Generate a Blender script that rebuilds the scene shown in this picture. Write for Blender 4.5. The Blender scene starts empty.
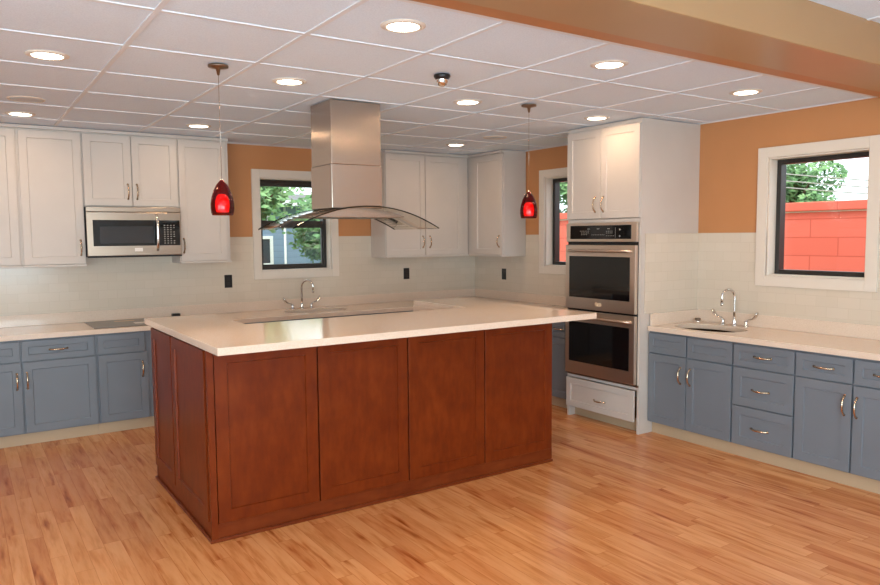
import bpy, bmesh, math, random
from mathutils import Vector, Matrix
random.seed(7)
S = bpy.context.scene
COL = S.collection
# ------------------------------------------------------------------ camera
F = Vector((0.55663153, 0.82709244, -0.07797077))
R_ = Vector((0.82923804, -0.55883718, -0.00807962))
U_ = Vector((0.05025555, 0.06015896, 0.99692291))
cam_d = bpy.data.cameras.new('camera'); cam = bpy.data.objects.new('camera', cam_d); COL.objects.link(cam)
cam.matrix_world = Matrix(((R_.x, U_.x, -F.x, -5.12957), (R_.y, U_.y, -F.y, -6.87169), (R_.z, U_.z, -F.z, 1.58216), (0, 0, 0, 1)))
cam_d.sensor_width = 36.0; cam_d.sensor_fit = 'HORIZONTAL'; cam_d.lens = 719.15 * 36.0 / 880.0
cam_d.clip_start = 0.05; cam_d.clip_end = 300
S.camera = cam
# ------------------------------------------------------------------ view, world, daylight
S.view_settings.view_transform = 'Standard'; S.view_settings.look = 'None'
S.view_settings.gamma = 1.0; S.view_settings.use_curve_mapping = False
S.view_settings.exposure = 0.0
W = bpy.data.worlds.new('overcast_sky'); S.world = W; W.use_nodes = True
wn = W.node_tree.nodes; wl = W.node_tree.links
bg = wn['Background']; bg.inputs['Color'].default_value = (0.86, 0.93, 1.0, 1); bg.inputs['Strength'].default_value = 2.6
SUN_E = 3.0
sd = bpy.data.lights.new('hazy_sun', 'SUN'); so = bpy.data.objects.new('hazy_sun', sd); COL.objects.link(so)
sd.energy = SUN_E; sd.angle = math.radians(20); sd.color = (1, .96, .9); so.rotation_euler = (math.radians(40), math.radians(-25), 0)
WARM = (1.0, 0.66, 0.38)
FILL_TINT = (0.73, 0.92, 1.0)
CAN_W = 3.0           # each recessed lamp
TILT = 0
FILL_W = 84.0          # base power of the added fill lamps
def area(name, loc, rot, sx, sy, w, color):
    d = bpy.data.lights.new(name, 'AREA'); d.shape = 'RECTANGLE'; d.size = sx; d.size_y = sy; d.energy = w; d.color = color
    o = bpy.data.objects.new(name, d); COL.objects.link(o); o.location = loc; o.rotation_euler = rot
    return o
for i, x in enumerate((-6.9, -4.6)):
    area('front_fill_lamp', (x, -9.95, 1.45), (math.radians(90+TILT), 0, 0), 1.9, 1.5, FILL_W*1.3, FILL_TINT)  # added fill lamps at the invented windows behind the camera
for y in (-8.7, -6.3):
    area('left_fill_lamp', (-7.95, y, 1.45), (math.radians(90+TILT), 0, math.radians(-90)), 1.9, 1.5, FILL_W*.75, FILL_TINT)  # more added fill, from invented windows in the left wall

# ------------------------------------------------------------------ colour and materials
def lin(c):
    c = c / 255.0
    return c / 12.92 if c <= 0.04045 else ((c + 0.055) / 1.055) ** 2.4
def rgb(r, g, b): return (lin(r), lin(g), lin(b), 1)
class NT:
    def __init__(s, name):
        s.m = bpy.data.materials.new(name); s.m.use_nodes = True; s.n = s.m.node_tree.nodes; s.l = s.m.node_tree.links
        s.b = s.n['Principled BSDF']; s.out = s.n['Material Output']
    def a(s, t, **k):
        nd = s.n.new(t)
        for q, v in k.items(): setattr(nd, q, v)
        return nd
    def c(s, o, i): s.l.new(o, i)
    def math(s, op, a, b=None, c=None):
        nd = s.a('ShaderNodeMath', operation=op)
        for i, v in enumerate((a, b, c)):
            if v is None: continue
            if isinstance(v, (int, float)): nd.inputs[i].default_value = v
            else: s.c(v, nd.inputs[i])
        return nd.outputs[0]
    def ramp(s, fac, stops):
        r = s.a('ShaderNodeValToRGB'); e = r.color_ramp.elements
        while len(e) < len(stops): e.new(0.5)
        for i, (p, col) in enumerate(stops): e[i].position = p; e[i].color = col
        s.c(fac, r.inputs[0]); return r.outputs[0]
    def noise(s, vec, scale, detail=2, rough=.5):
        nd = s.a('ShaderNodeTexNoise'); nd.inputs['Scale'].default_value = scale; nd.inputs['Detail'].default_value = detail
        nd.inputs['Roughness'].default_value = rough
        if vec is not None: s.c(vec, nd.inputs['Vector'])
        return nd.outputs[0]
    def mapped(s, scale, src='Object'):
        tc = s.a('ShaderNodeTexCoord'); mp = s.a('ShaderNodeMapping'); s.c(tc.outputs[src], mp.inputs[0]); mp.inputs['Scale'].default_value = scale
        return mp.outputs[0]
    def worldpos(s, scale=(1, 1, 1)):
        g = s.a('ShaderNodeNewGeometry'); mp = s.a('ShaderNodeMapping'); s.c(g.outputs['Position'], mp.inputs[0]); mp.inputs['Scale'].default_value = scale
        return mp.outputs[0]
    def bump(s, h, strength=.2, dist=.01):
        b = s.a('ShaderNodeBump'); b.inputs['Strength'].default_value = strength; b.inputs['Distance'].default_value = dist
        s.c(h, b.inputs['Height']); s.c(b.outputs[0], s.b.inputs['Normal'])
    def set(s, base=None, rough=None, metal=None, spec=None, coat=None):
        if base is not None: s.b.inputs['Base Color'].default_value = base
        if rough is not None: s.b.inputs['Roughness'].default_value = rough
        if metal is not None: s.b.inputs['Metallic'].default_value = metal
        if spec is not None: s.b.inputs['Specular IOR Level'].default_value = spec
        if coat is not None: s.b.inputs['Coat Weight'].default_value = coat; s.b.inputs['Coat Roughness'].default_value = .12
        return s
M = {}
def painted(name, col, rough=.45, var=.03, bump=.03, scale=60, spec=.5):
    t = NT(name).set(rough=rough, spec=spec); v = t.worldpos()
    n = t.noise(v, 3.0, 3)
    c2 = tuple(min(1, x * (1 + var)) for x in col[:3]) + (1,); c1 = tuple(x * (1 - var) for x in col[:3]) + (1,)
    t.c(t.ramp(n, [(.3, c1), (.7, c2)]), t.b.inputs['Base Color'])
    if bump: t.bump(t.noise(v, scale, 3), bump, .005)
    M[name] = t.m
painted('white_paint', rgb(203, 192, 183), .38)
painted('trim_white', rgb(224, 211, 197), .4)
painted('bounce_floor', rgb(222, 226, 232), .6)
painted('wall_white', rgb(222, 218, 212), .6)
painted('orange_paint', rgb(195, 133, 84), .6, .03, .06, 200)
painted('beam_paint', rgb(172, 133, 93), .32, .02, .04, 200)
painted('beam_trim_paint', rgb(180, 116, 66), .35)
painted('grey_blue', rgb(113, 119, 127), .42)
painted('beige_toe', rgb(190, 163, 132), .55)
painted('black_frame', rgb(38, 34, 32), .4, .05, .03)
painted('black_plastic', rgb(24, 22, 22), .35, .05, 0)
painted('dark_gap', rgb(20, 18, 18), .6, .05, 0)
painted('blue_siding_trim', rgb(235, 238, 240), .6)
painted('roof_grey', rgb(110, 110, 112), .8, .2, .3, 30)
painted('bark', rgb(88, 72, 56), .9, .2, .4, 30)
painted('label_white', rgb(230, 222, 214), .5, .02, 0)
painted('label_tan', rgb(205, 180, 150), .5, .02, 0)
painted('marking', rgb(170, 165, 158), .5, .02, 0)
painted('speaker_white', rgb(212, 214, 216), .7, .02, .3, 500)
def metal(name, col, rough, stretch=None, aniso=.8):
    t = NT(name).set(base=col, rough=rough, metal=1.0)
    if stretch:
        n = t.noise(t.worldpos(stretch), 8, 3, .6)
        tg = t.a('ShaderNodeTangent', direction_type='RADIAL', axis='Z'); t.c(tg.outputs[0], t.b.inputs['Tangent']); t.b.inputs['Anisotropic'].default_value = aniso
        rr = t.a('ShaderNodeMapRange'); t.c(n, rr.inputs[0]); rr.inputs[3].default_value = rough * .97; rr.inputs[4].default_value = rough * 1.03
        t.c(rr.outputs[0], t.b.inputs['Roughness']); pass
    M[name] = t.m
metal('steel', rgb(186, 172, 160), .27, (.3, .3, 60))
metal('appliance_steel', rgb(166, 148, 132), .3, (.3, .3, 60), .2)
metal('oven_steel', rgb(214, 196, 180), .36, (.3, .3, 60), .3)
metal('steel_dark', rgb(132, 116, 102), .32, (.3, .3, 60))
metal('chrome', rgb(225, 220, 215), .09)
metal('nickel', rgb(200, 178, 152), .2)
metal('sink_steel', rgb(118, 102, 88), .22, (3, 3, 3))
t = NT('black_glass').set(base=rgb(14, 13, 14), rough=.06, spec=.6)
n_ = t.noise(t.worldpos((30, 30, 2)), 4, 2); t.c(t.ramp(n_, [(0, rgb(12, 11, 12)), (1, rgb(18, 17, 18))]), t.b.inputs['Base Color']); M['black_glass'] = t.m
t = NT('microwave_glass').set(rough=.12, spec=.6)
w_ = t.a('ShaderNodeTexWave'); w_.inputs['Scale'].default_value = 40; t.c(t.worldpos(), w_.inputs[0])
t.c(t.ramp(w_.outputs[1], [(0, rgb(34, 33, 34)), (1, rgb(62, 60, 62))]), t.b.inputs['Base Color']); M['microwave_glass'] = t.m
t = NT('cooktop_glass').set(rough=.3, spec=.4)
t.c(t.ramp(t.noise(t.worldpos(), 12), [(0, rgb(104, 102, 100)), (1, rgb(118, 115, 112))]), t.b.inputs['Base Color']); M['cooktop_glass'] = t.m
# quartz
t = NT('quartz').set(rough=.11, spec=.5)
v = t.worldpos(); a_ = t.noise(v, 260, 2, .7); b_ = t.noise(v, 9, 3)
c_ = t.ramp(a_, [(.3, rgb(212, 188, 166)), (.5, rgb(226, 204, 184)), (.72, rgb(234, 216, 200))])
M['quartz'] = t.m; t.c(c_, t.b.inputs['Base Color'])
# cherry wood (vertical grain)
def wood(name, c1, c2, c3, stretch, rough=.33):
    t = NT(name).set(rough=rough, spec=.22)
    v = t.worldpos(stretch)
    a = t.noise(v, 5, 4, .55); b = t.noise(t.worldpos((1, 1, 1)), 7, 3, .6)
    m = t.math('ADD', t.math('MULTIPLY', a, .5), t.math('MULTIPLY', b, .5))
    t.c(t.ramp(m, [(.32, c1), (.5, c2), (.68, c3)]), t.b.inputs['Base Color'])
    t.bump(a, .04, .002); M[name] = t.m
wood('cherry', rgb(94, 33, 8), rgb(107, 41, 10), rgb(120, 50, 15), (5, 5, 1.4))
wood('cherry_horizontal', rgb(96, 37, 13), rgb(108, 45, 17), rgb(120, 54, 22), (1.2, 5, 5))
# floor: narrow strips running toward the back wall
t = NT('floor_strips').set(spec=.5)
g = t.a('ShaderNodeNewGeometry'); sp = t.a('ShaderNodeSeparateXYZ'); t.c(g.outputs['Position'], sp.inputs[0])
X, Y = sp.outputs[0], sp.outputs[1]
SW, SL = .083, .72
rx = t.math('DIVIDE', X, SW); row = t.math('FLOOR', rx)
wn1 = t.a('ShaderNodeTexWhiteNoise', noise_dimensions='1D'); t.c(row, wn1.inputs['W'])
ry = t.math('DIVIDE', t.math('ADD', Y, t.math('MULTIPLY', wn1.outputs[0], 3.7)), SL); cidx = t.math('FLOOR', ry)
cv = t.a('ShaderNodeCombineXYZ'); t.c(row, cv.inputs[0]); t.c(cidx, cv.inputs[1])
wn2 = t.a('ShaderNodeTexWhiteNoise', noise_dimensions='2D'); t.c(cv.outputs[0], wn2.inputs['Vector'])
idv = wn2.outputs[0]
gv = t.a('ShaderNodeCombineXYZ')
t.c(t.math('MULTIPLY', X, 16), gv.inputs[0]); t.c(t.math('MULTIPLY', Y, 1.5), gv.inputs[1]); t.c(t.math('MULTIPLY', idv, 40), gv.inputs[2])
nA = t.noise(gv.outputs[0], 1.6, 4, .6)
gv2 = t.a('ShaderNodeCombineXYZ')
t.c(t.math('MULTIPLY', X, 20), gv2.inputs[0]); t.c(t.math('MULTIPLY', Y, 2.2), gv2.inputs[1]); t.c(t.math('MULTIPLY', idv, 90), gv2.inputs[2])
nB = t.noise(gv2.outputs[0], 1.0, 3, .5)
basec = t.ramp(idv, [(0, rgb(204, 134, 84)), (.35, rgb(216, 152, 98)), (.7, rgb(226, 164, 110)), (1, rgb(208, 140, 88))])
mx = t.a('ShaderNodeMix', data_type='RGBA', blend_type='MULTIPLY'); mx.inputs[0].default_value = 1
t.c(basec, mx.inputs[6]); t.c(t.ramp(nA, [(.30, rgb(222, 200, 176)), (.5, rgb(248, 241, 232)), (.68, (1, 1, 1, 1))]), mx.inputs[7])
mx2 = t.a('ShaderNodeMix', data_type='RGBA', blend_type='MULTIPLY'); mx2.inputs[0].default_value = 1
t.c(mx.outputs[2], mx2.inputs[6]); t.c(t.ramp(nB, [(.25, rgb(182, 140, 106)), (.34, rgb(234, 216, 198)), (.44, (1, 1, 1, 1))]), mx2.inputs[7])
fx = t.math('FRACT', rx); fy = t.math('FRACT', ry)
ex = t.math('MINIMUM', fx, t.math('SUBTRACT', 1, fx)); ey = t.math('MINIMUM', t.math('MULTIPLY', fy, 8), t.math('MULTIPLY', t.math('SUBTRACT', 1, fy), 8))
edge = t.math('LESS_THAN', t.math('MINIMUM', ex, ey), .014)
mx3 = t.a('ShaderNodeMix', data_type='RGBA', blend_type='MULTIPLY'); t.c(edge, mx3.inputs[0])
t.c(mx2.outputs[2], mx3.inputs[6]); mx3.inputs[7].default_value = rgb(225, 205, 186)
t.c(mx3.outputs[2], t.b.inputs['Base Color'])
rr = t.a('ShaderNodeMapRange'); t.c(nA, rr.inputs[0]); rr.inputs[3].default_value = .22; rr.inputs[4].default_value = .28; t.c(rr.outputs[0], t.b.inputs['Roughness'])
M['floor'] = t.m
# subway tile
t = NT('subway_tile').set(rough=.16, spec=.5)
g = t.a('ShaderNodeNewGeometry'); sp = t.a('ShaderNodeSeparateXYZ'); t.c(g.outputs['Position'], sp.inputs[0])
cv = t.a('ShaderNodeCombineXYZ'); t.c(t.math('ADD', sp.outputs[0], sp.outputs[1]), cv.inputs[0]); t.c(t.math('SUBTRACT', sp.outputs[2], 1.591 - .0762 * 20), cv.inputs[1])
br = t.a('ShaderNodeTexBrick'); t.c(cv.outputs[0], br.inputs['Vector'])
br.inputs['Color1'].default_value = rgb(212, 197, 178); br.inputs['Color2'].default_value = rgb(216, 201, 183); br.inputs['Mortar'].default_value = rgb(206, 190, 170)
br.inputs['Scale'].default_value = 1; br.inputs['Mortar Size'].default_value = .0016; br.inputs['Brick Width'].default_value = .1524; br.inputs['Row Height'].default_value = .0762
br.inputs['Mortar Smooth'].default_value = .3
t.c(br.outputs['Color'], t.b.inputs['Base Color']); t.bump(t.math('SUBTRACT', 1, br.outputs['Fac']), .25, .002)
M['tile'] = t.m
# ceiling tile
t = NT('ceiling_tile').set(rough=.9, spec=.2)
v = t.worldpos(); a_ = t.noise(v, 140, 4, .7)
t.c(t.ramp(a_, [(.3, rgb(217, 228, 241)), (.6, rgb(229, 240, 252))]), t.b.inputs['Base Color']); t.bump(a_, .25, .004); M['ceiling_tile'] = t.m
painted('ceiling_bar', rgb(224, 226, 231), .5, .01, 0)
# window glass: clear sheet, reflects a little
def sheet_glass(name, tint, refl=1.0, rough=0.0):
    t = NT(name); t.n.remove(t.b)
    tr = t.a('ShaderNodeBsdfTransparent'); tr.inputs[0].default_value = tint
    gl = t.a('ShaderNodeBsdfGlossy'); gl.inputs['Roughness'].default_value = rough
    fr = t.a('ShaderNodeFresnel'); fr.inputs[0].default_value = 1.5
    geo = t.a('ShaderNodeNewGeometry'); front = t.math('SUBTRACT', 1, geo.outputs['Backfacing'])
    mix = t.a('ShaderNodeMixShader'); t.c(t.math('MULTIPLY', t.math('MULTIPLY', fr.outputs[0], refl), front), mix.inputs[0]); t.c(tr.outputs[0], mix.inputs[1]); t.c(gl.outputs[0], mix.inputs[2])
    t.c(mix.outputs[0], t.out.inputs[0]); M[name] = t.m
sheet_glass('window_glass', (.96, .98, .97, 1))
sheet_glass('hood_glass', (.88, .86, .82, 1), 1.3, .02)
sheet_glass('glass_edge', (.12, .16, .15, 1), 1.0, .05)
sheet_glass('ruby_glass', (.62, .03, .03, 1), 1.0, .03)
def emit(name, col, st):
    t = NT(name); t.set(base=col, rough=.4); t.b.inputs['Emission Color'].default_value = col; t.b.inputs['Emission Strength'].default_value = st; M[name] = t.m
emit('lamp_lens', (1, .9, .74, 1), 14)
emit('bulb_red', (1, .10, .035, 1), 2.4)
# outside
t = NT('coral_block').set(rough=.75, spec=.2)
g = t.a('ShaderNodeNewGeometry'); sp = t.a('ShaderNodeSeparateXYZ'); t.c(g.outputs['Position'], sp.inputs[0])
cv = t.a('ShaderNodeCombineXYZ'); t.c(sp.outputs[1], cv.inputs[0]); t.c(t.math('ADD', sp.outputs[2], .72), cv.inputs[1])
br = t.a('ShaderNodeTexBrick'); t.c(cv.outputs[0], br.inputs['Vector']); br.inputs['Scale'].default_value = 1
br.inputs['Color1'].default_value = rgb(228, 112, 94); br.inputs['Color2'].default_value = rgb(233, 119, 101); br.inputs['Mortar'].default_value = rgb(206, 92, 74)
br.inputs['Mortar Size'].default_value = .005; br.inputs['Brick Width'].default_value = .62; br.inputs['Row Height'].default_value = .205
t.c(br.outputs['Color'], t.b.inputs['Base Color']); t.bump(t.math('SUBTRACT', 1, br.outputs['Fac']), .5, .01); M['coral_block'] = t.m
t = NT('blue_siding').set(rough=.6, spec=.3)
g = t.a('ShaderNodeNewGeometry'); sp = t.a('ShaderNodeSeparateXYZ'); t.c(g.outputs['Position'], sp.inputs[0])
fz = t.math('FRACT', t.math('DIVIDE', sp.outputs[2], .14))
t.c(t.ramp(fz, [(0, rgb(96, 118, 142)), (.08, rgb(126, 150, 176)), (1, rgb(130, 154, 180))]), t.b.inputs['Base Color']); t.bump(fz, .4, .02); M['blue_siding'] = t.m
t = NT('leaves').set(rough=.6, spec=.3)
oi = t.noise(t.worldpos(), 2.2, 4, .7)
t.c(t.ramp(oi, [(.3, rgb(72, 112, 72)), (.5, rgb(108, 150, 98)), (.7, rgb(156, 190, 130))]), t.b.inputs['Base Color']); M['leaves'] = t.m
painted('grass', rgb(104, 130, 70), .9, .2, .3, 40)
painted('window_dark', rgb(64, 74, 84), .15, .05, 0)

# ------------------------------------------------------------------ mesh helpers
def face_box(bm, a, b):
    x0, y0, z0 = [min(p, q) for p, q in zip(a, b)]; x1, y1, z1 = [max(p, q) for p, q in zip(a, b)]
    v = [bm.verts.new(p) for p in ((x0,y0,z0),(x1,y0,z0),(x1,y1,z0),(x0,y1,z0),(x0,y0,z1),(x1,y0,z1),(x1,y1,z1),(x0,y1,z1))]
    for f in ((0,3,2,1),(4,5,6,7),(0,1,5,4),(1,2,6,5),(2,3,7,6),(3,0,4,7)): bm.faces.new([v[i] for i in f])
def tube(bm, pts, rad, seg=10, caps=True):
    pts = [Vector(p) for p in pts]; n = len(pts)
    if not isinstance(rad, (list, tuple)): rad = [rad] * n
    rings = []; up = None
    for i, p in enumerate(pts):
        tdir = (pts[min(i + 1, n - 1)] - pts[max(i - 1, 0)]).normalized()
        if up is None: up = tdir.orthogonal().normalized()
        else: up = (up - tdir * up.dot(tdir)).normalized()
        s = tdir.cross(up)
        rings.append([bm.verts.new(p + (up * math.cos(2*math.pi*k/seg) + s * math.sin(2*math.pi*k/seg)) * rad[i]) for k in range(seg)])
    for a, b in zip(rings, rings[1:]):
        for k in range(seg): f = bm.faces.new((a[k], a[(k+1)%seg], b[(k+1)%seg], b[k])); f.smooth = True
    if caps: bm.faces.new(rings[0][::-1]); bm.faces.new(rings[-1])
def lathe(bm, prof, c=(0,0,0), seg=28, sx=1, sy=1, smooth=True, rotz=0):
    rings = []
    for r, z in prof:
        if r < 1e-6: rings.append([bm.verts.new((c[0], c[1], c[2] + z))])
        else:
            ring = []
            for k in range(seg):
                x, y = r*sx*math.cos(2*math.pi*k/seg), r*sy*math.sin(2*math.pi*k/seg)
                ring.append(bm.verts.new((c[0] + x, c[1] + y, c[2] + z)))
            rings.append(ring)
    for a, b in zip(rings, rings[1:]):
        for k in range(seg):
            if len(a) == 1 and len(b) == 1: continue
            if len(a) == 1: f = bm.faces.new((a[0], b[k], b[(k+1)%seg]))
            elif len(b) == 1: f = bm.faces.new((a[k], a[(k+1)%seg], b[0]))
            else: f = bm.faces.new((a[k], a[(k+1)%seg], b[(k+1)%seg], b[k]))
            f.smooth = smooth
def prism(bm, outer, holes, z0, z1):
    """polygon with holes, extruded from z0 to z1"""
    loops = [outer] + holes
    for z in (z0, z1):
        es = []
        for lp in loops:
            vs = [bm.verts.new((x, y, z)) for x, y in lp]
            es += [bm.edges.new((vs[i], vs[(i+1) % len(vs)])) for i in range(len(vs))]
        bmesh.ops.triangle_fill(bm, use_beauty=True, edges=es)
    for lp in loops:
        n = len(lp)
        lo = [bm.verts.new((x, y, z0)) for x, y in lp]; hi = [bm.verts.new((x, y, z1)) for x, y in lp]
        for i in range(n): bm.faces.new((lo[i], lo[(i+1)%n], hi[(i+1)%n], hi[i]))
    bmesh.ops.remove_doubles(bm, verts=bm.verts, dist=1e-5)
def sweep_y(bm, prof, y0, y1):
    """closed XZ profile extruded along Y"""
    a = [bm.verts.new((x, y0, z)) for x, z in prof]; b = [bm.verts.new((x, y1, z)) for x, z in prof]; n = len(prof)
    for i in range(n): bm.faces.new((a[i], a[(i+1)%n], b[(i+1)%n], b[i]))
    bm.faces.new(a[::-1]); bm.faces.new(b)
class MB:
    def __init__(s): s.bm = bmesh.new()
    def box(s, a, b): face_box(s.bm, a, b); return s
    def tube(s, *a, **k): tube(s.bm, *a, **k); return s
    def lathe(s, *a, **k): lathe(s.bm, *a, **k); return s
    def build(s, name, mat, parent=None, origin=None, bevel=0, keep=False):
        bm = s.bm
        if not keep: bmesh.ops.recalc_face_normals(bm, faces=bm.faces)
        org = Vector(origin) if origin is not None else (Vector(WP[parent.name]) if parent is not None else None)
        if org is None:
            lo = Vector((min(v.co.x for v in bm.verts), min(v.co.y for v in bm.verts), min(v.co.z for v in bm.verts)))
            hi = Vector((max(v.co.x for v in bm.verts), max(v.co.y for v in bm.verts), 0)); org = Vector(((lo.x+hi.x)/2, (lo.y+hi.y)/2, lo.z))
        bmesh.ops.translate(bm, verts=bm.verts, vec=-org)
        me = bpy.data.meshes.new(name); bm.to_mesh(me); bm.free(); me.materials.append(M[mat])
        o = bpy.data.objects.new(name, me); COL.objects.link(o)
        if parent is not None:
            o.parent = parent; o.location = org - Vector(WP[parent.name])
        else: o.location = org
        WP[o.name] = tuple(org)
        if bevel:
            md = o.modifiers.new('bevel', 'BEVEL'); md.width = bevel; md.segments = 2; md.limit_method = 'ANGLE'; md.angle_limit = math.radians(35)
        return o
WP = {}
def tag(o, label, cat, group=None, kind=None):
    if label: o['label'] = label
    if cat: o['category'] = cat
    if group: o['group'] = group
    if kind: o['kind'] = kind
    return o
def thing(name, loc, label, cat, group=None):
    o = bpy.data.objects.new(name, None); COL.objects.link(o); o.location = loc; o.empty_display_size = .1; WP[o.name] = tuple(loc)
    return tag(o, label, cat, group)
def struct(name, mb, mat, label=None, bevel=0):
    o = mb.build(name, mat, bevel=bevel); o['kind'] = 'structure'
    if label: o['label'] = label
    return o
def copy_tree(o, delta=None, label=None, parent=None):
    c = o.copy(); COL.objects.link(c)
    if parent is not None: c.parent = parent
    if delta is not None: c.location = o.location + Vector(delta)
    if label: c['label'] = label
    for ch in list(o.children): copy_tree(ch, None, None, c)
    return c

# ------------------------------------------------------------------ the room
C1, C2 = 2.484, 2.652      # kitchen ceiling, ceiling on the near side of the beam
XL, YF = -8.0, -10.0
BEAM0, BEAM1 = -5.0, -4.56
struct('floor', MB().box((XL-.2, -6.4, -.05), (.2, .2, 0)), 'floor', 'light maple strip floor')
struct('floor', MB().box((XL-.2, YF-.2, -.05), (.2, -6.4, 0)), 'bounce_floor', 'unseen pale floor added to bounce light to the ceiling')  # unseen, invented so that neutral light bounces up to the ceiling
def wall_rects(a0, a1, z0, z1, holes):
    us = sorted({a0, a1, *[h[0] for h in holes], *[h[1] for h in holes]}); zs = sorted({z0, z1, *[h[2] for h in holes], *[h[3] for h in holes]})
    us = [u for u in us if a0 <= u <= a1]; zs = [z for z in zs if z0 <= z <= z1]
    for i in range(len(us)-1):
        for j in range(len(zs)-1):
            um, zm = (us[i]+us[i+1])/2, (zs[j]+zs[j+1])/2
            if any(h[0] < um < h[1] and h[2] < zm < h[3] for h in holes): continue
            yield us[i], us[i+1], zs[j], zs[j+1]
HB = [(-2.630, -1.870, 1.250, 2.170)]                                    # back window opening (x0,x1,z0,z1)
HR = [(-4.440, -3.712, 1.262, 2.150), (-1.955, -1.232, 1.262, 2.180)]     # right wall openings (y0,y1,z0,z1)
T = 1.591
m = MB()
for a, b, c, d in wall_rects(XL, .2, 0, 2.9, HB): m.box((a, 0, c), (b, .2, d))
struct('wall_back', m, 'orange_paint', 'orange tan painted wall behind the wall cabinets')
m = MB()
for a, b, c, d in wall_rects(YF, 0, 0, 2.9, HR): m.box((0, a, c), (.2, b, d))
struct('wall_right', m, 'orange_paint', 'orange tan painted wall with the red view window')
HL = [(-9.7, -7.7, .7, 2.3), (-7.3, -5.3, .7, 2.3)]
m = MB()
for a, b, c, d in wall_rects(YF, .2, 0, 2.9, HL): m.box((XL-.2, a, c), (XL, b, d))
struct('wall_left', m, 'wall_white')
HF = [(-7.9, -5.9, .7, 2.3), (-5.6, -3.6, .7, 2.3)]
m = MB()
for a, b, c, d in wall_rects(XL, .2, 0, 2.9, HF): m.box((a, YF-.2, c), (b, YF, d))
struct('wall_front', m, 'wall_white')
m = MB()
for a, b, c, d in wall_rects(-6.5, -.008, .96, T, HB): m.box((a, -.008, c), (b, 0, d))
struct('trim_1', m, 'tile', 'cream subway tile on the back wall')
m = MB()
for a, b, c, d in wall_rects(-2.30, 0, .96, T, HR[1:]): m.box((-.008, a, c), (0, b, d))
for a, b, c, d in wall_rects(-5.05, -3.102, .96, T, HR[:1]): m.box((-.008, a, c), (0, b, d))
struct('trim_2', m, 'tile', 'cream subway tile on the right wall')
struct('trim_3', MB().box((-.66, -3.1095, .96), (-.008, -3.1015, T)), 'tile', 'cream subway tile on the oven cabinet side')
struct('ceiling', MB().box((XL, BEAM1, C1), (.2, .2, C1+.02)), 'ceiling_tile', 'white suspended tile ceiling over the kitchen')
o = struct('ceiling', MB().box((XL, YF, C2), (.2, BEAM0, C2+.02)), 'ceiling_tile', 'white suspended tile ceiling before the beam')
GX, GY, GP = -4.4186, -3.8274, .6313
m = MB()
xs = [GX + k*GP for k in range(-5, 8) if XL < GX + k*GP < 0]; ys = [GY + k*GP for k in range(-1, 7) if BEAM1 < GY + k*GP < 0]
for x in xs: m.box((x-.012, BEAM1, C1-.005), (x+.012, 0, C1))
for y in ys: m.box((XL, y-.012, C1-.0045), (0, y+.012, C1))
m.box((XL, -.022, C1-.006), (0, 0, C1)); m.box((-.022, BEAM1, C1-.006), (0, 0, C1))
struct('trim_4', m, 'ceiling_bar', 'white ceiling grid bars')
m = MB()
for k in range(-5, 8):
    x = GX + k*GP
    if XL < x < 0: m.box((x-.012, YF, C2-.005), (x+.012, BEAM0, C2))
for k in range(0, 8):
    y = BEAM0 - .35 - k*GP; m.box((XL, y-.012, C2-.0045), (0, y+.012, C2))
struct('trim_5', m, 'ceiling_bar', 'white ceiling grid bars before the beam')
struct('trim_6', MB().box((XL, BEAM0, 2.444), (0, BEAM1-.09, 2.9)), 'beam_paint', 'tan boxed ceiling beam', bevel=.004)
struct('trim_7', MB().box((XL, BEAM1-.09, 2.447), (0, BEAM1, 2.9)), 'beam_trim_paint', 'orange board along the back edge of the beam')
struct('trim_8', MB().box((XL, BEAM1, 2.462), (0, BEAM1+.012, 2.484)), 'dark_gap', 'dark joint beside the beam')

# windows: casing, jamb, black frame, glass
def casing(mb, P, u0, u1, z0, z1, w, d):
    for a, b in (((u0-w, z0-w), (u0, z1+w)), ((u1, z0-w), (u1+w, z1+w)), ((u0, z1), (u1, z1+w)), ((u0, z0-w), (u1, z0))):
        mb.box(P(a[0], d[0], a[1]), P(b[0], d[1], b[1]))
def ring(mb, P, u0, u1, z0, z1, w, d):
    for a, b in (((u0, z0), (u0+w, z1)), ((u1-w, z0), (u1, z1)), ((u0+w, z1-w), (u1-w, z1)), ((u0+w, z0), (u1-w, z0+w))):
        mb.box(P(a[0], d[0], a[1]), P(b[0], d[1], b[1]))
def window(idx, P, u0, u1, z0, z1, double, label):
    m = MB(); casing(m, P, u0, u1, z0, z1, .078, (0, .022)); ring(m, P, u0, u1, z0, z1, .012, (-.13, .0))
    root = struct('window_%d' % idx, m, 'trim_white', label, bevel=.002)
    f = MB(); ring(f, P, u0+.012, u1-.012, z0+.012, z1-.012, .034, (-.16, -.09))
    if double:
        zm = (z0+z1)/2 + .012
        f.box(P(u0+.04, -.145, zm-.03), P(u1-.04, -.095, zm+.03))
        ring(f, P, u0+.04, u1-.04, z0+.04, zm-.02, .022, (-.13, -.1)); f.box(P(u0+.04, -.15, z1-.075), P(u1-.04, -.1, z1-.04))
    o = f.build('window_frame', 'black_frame', root, bevel=.002); o['label'] = 'black metal window frame'
    g = MB().box(P(u0+.044, -.132, z0+.044), P(u1-.044, -.128, z1-.044)); g.build('pane', 'window_glass', root)
    return root
PB = lambda u, d, z: (u, -d, z)       # on the back wall, d = distance into the room
PR = lambda u, d, z: (-d, u, z)       # on the right wall
window(1, PB, *HB[0], True, 'double hung black window above the back sink')
window(2, PR, *HR[0], False, 'wide black window beyond the right sink')
window(3, PR, *HR[1], False, 'narrow view black window left of the ovens')
for i, h in enumerate(HF):
    PF = lambda u, d, z: (u, YF + d, z)
    window(4+i, PF, *h, False, 'large unseen window added for fill light behind the camera')  # invented windows, out of view, to carry the front fill lamps

for i, h in enumerate(HL):
    window(6+i, lambda u, d, z: (XL + d, u, z), *h, False, 'large unseen window added for fill light in the left wall')  # likewise invented and unseen, for the left fill lamps

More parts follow.
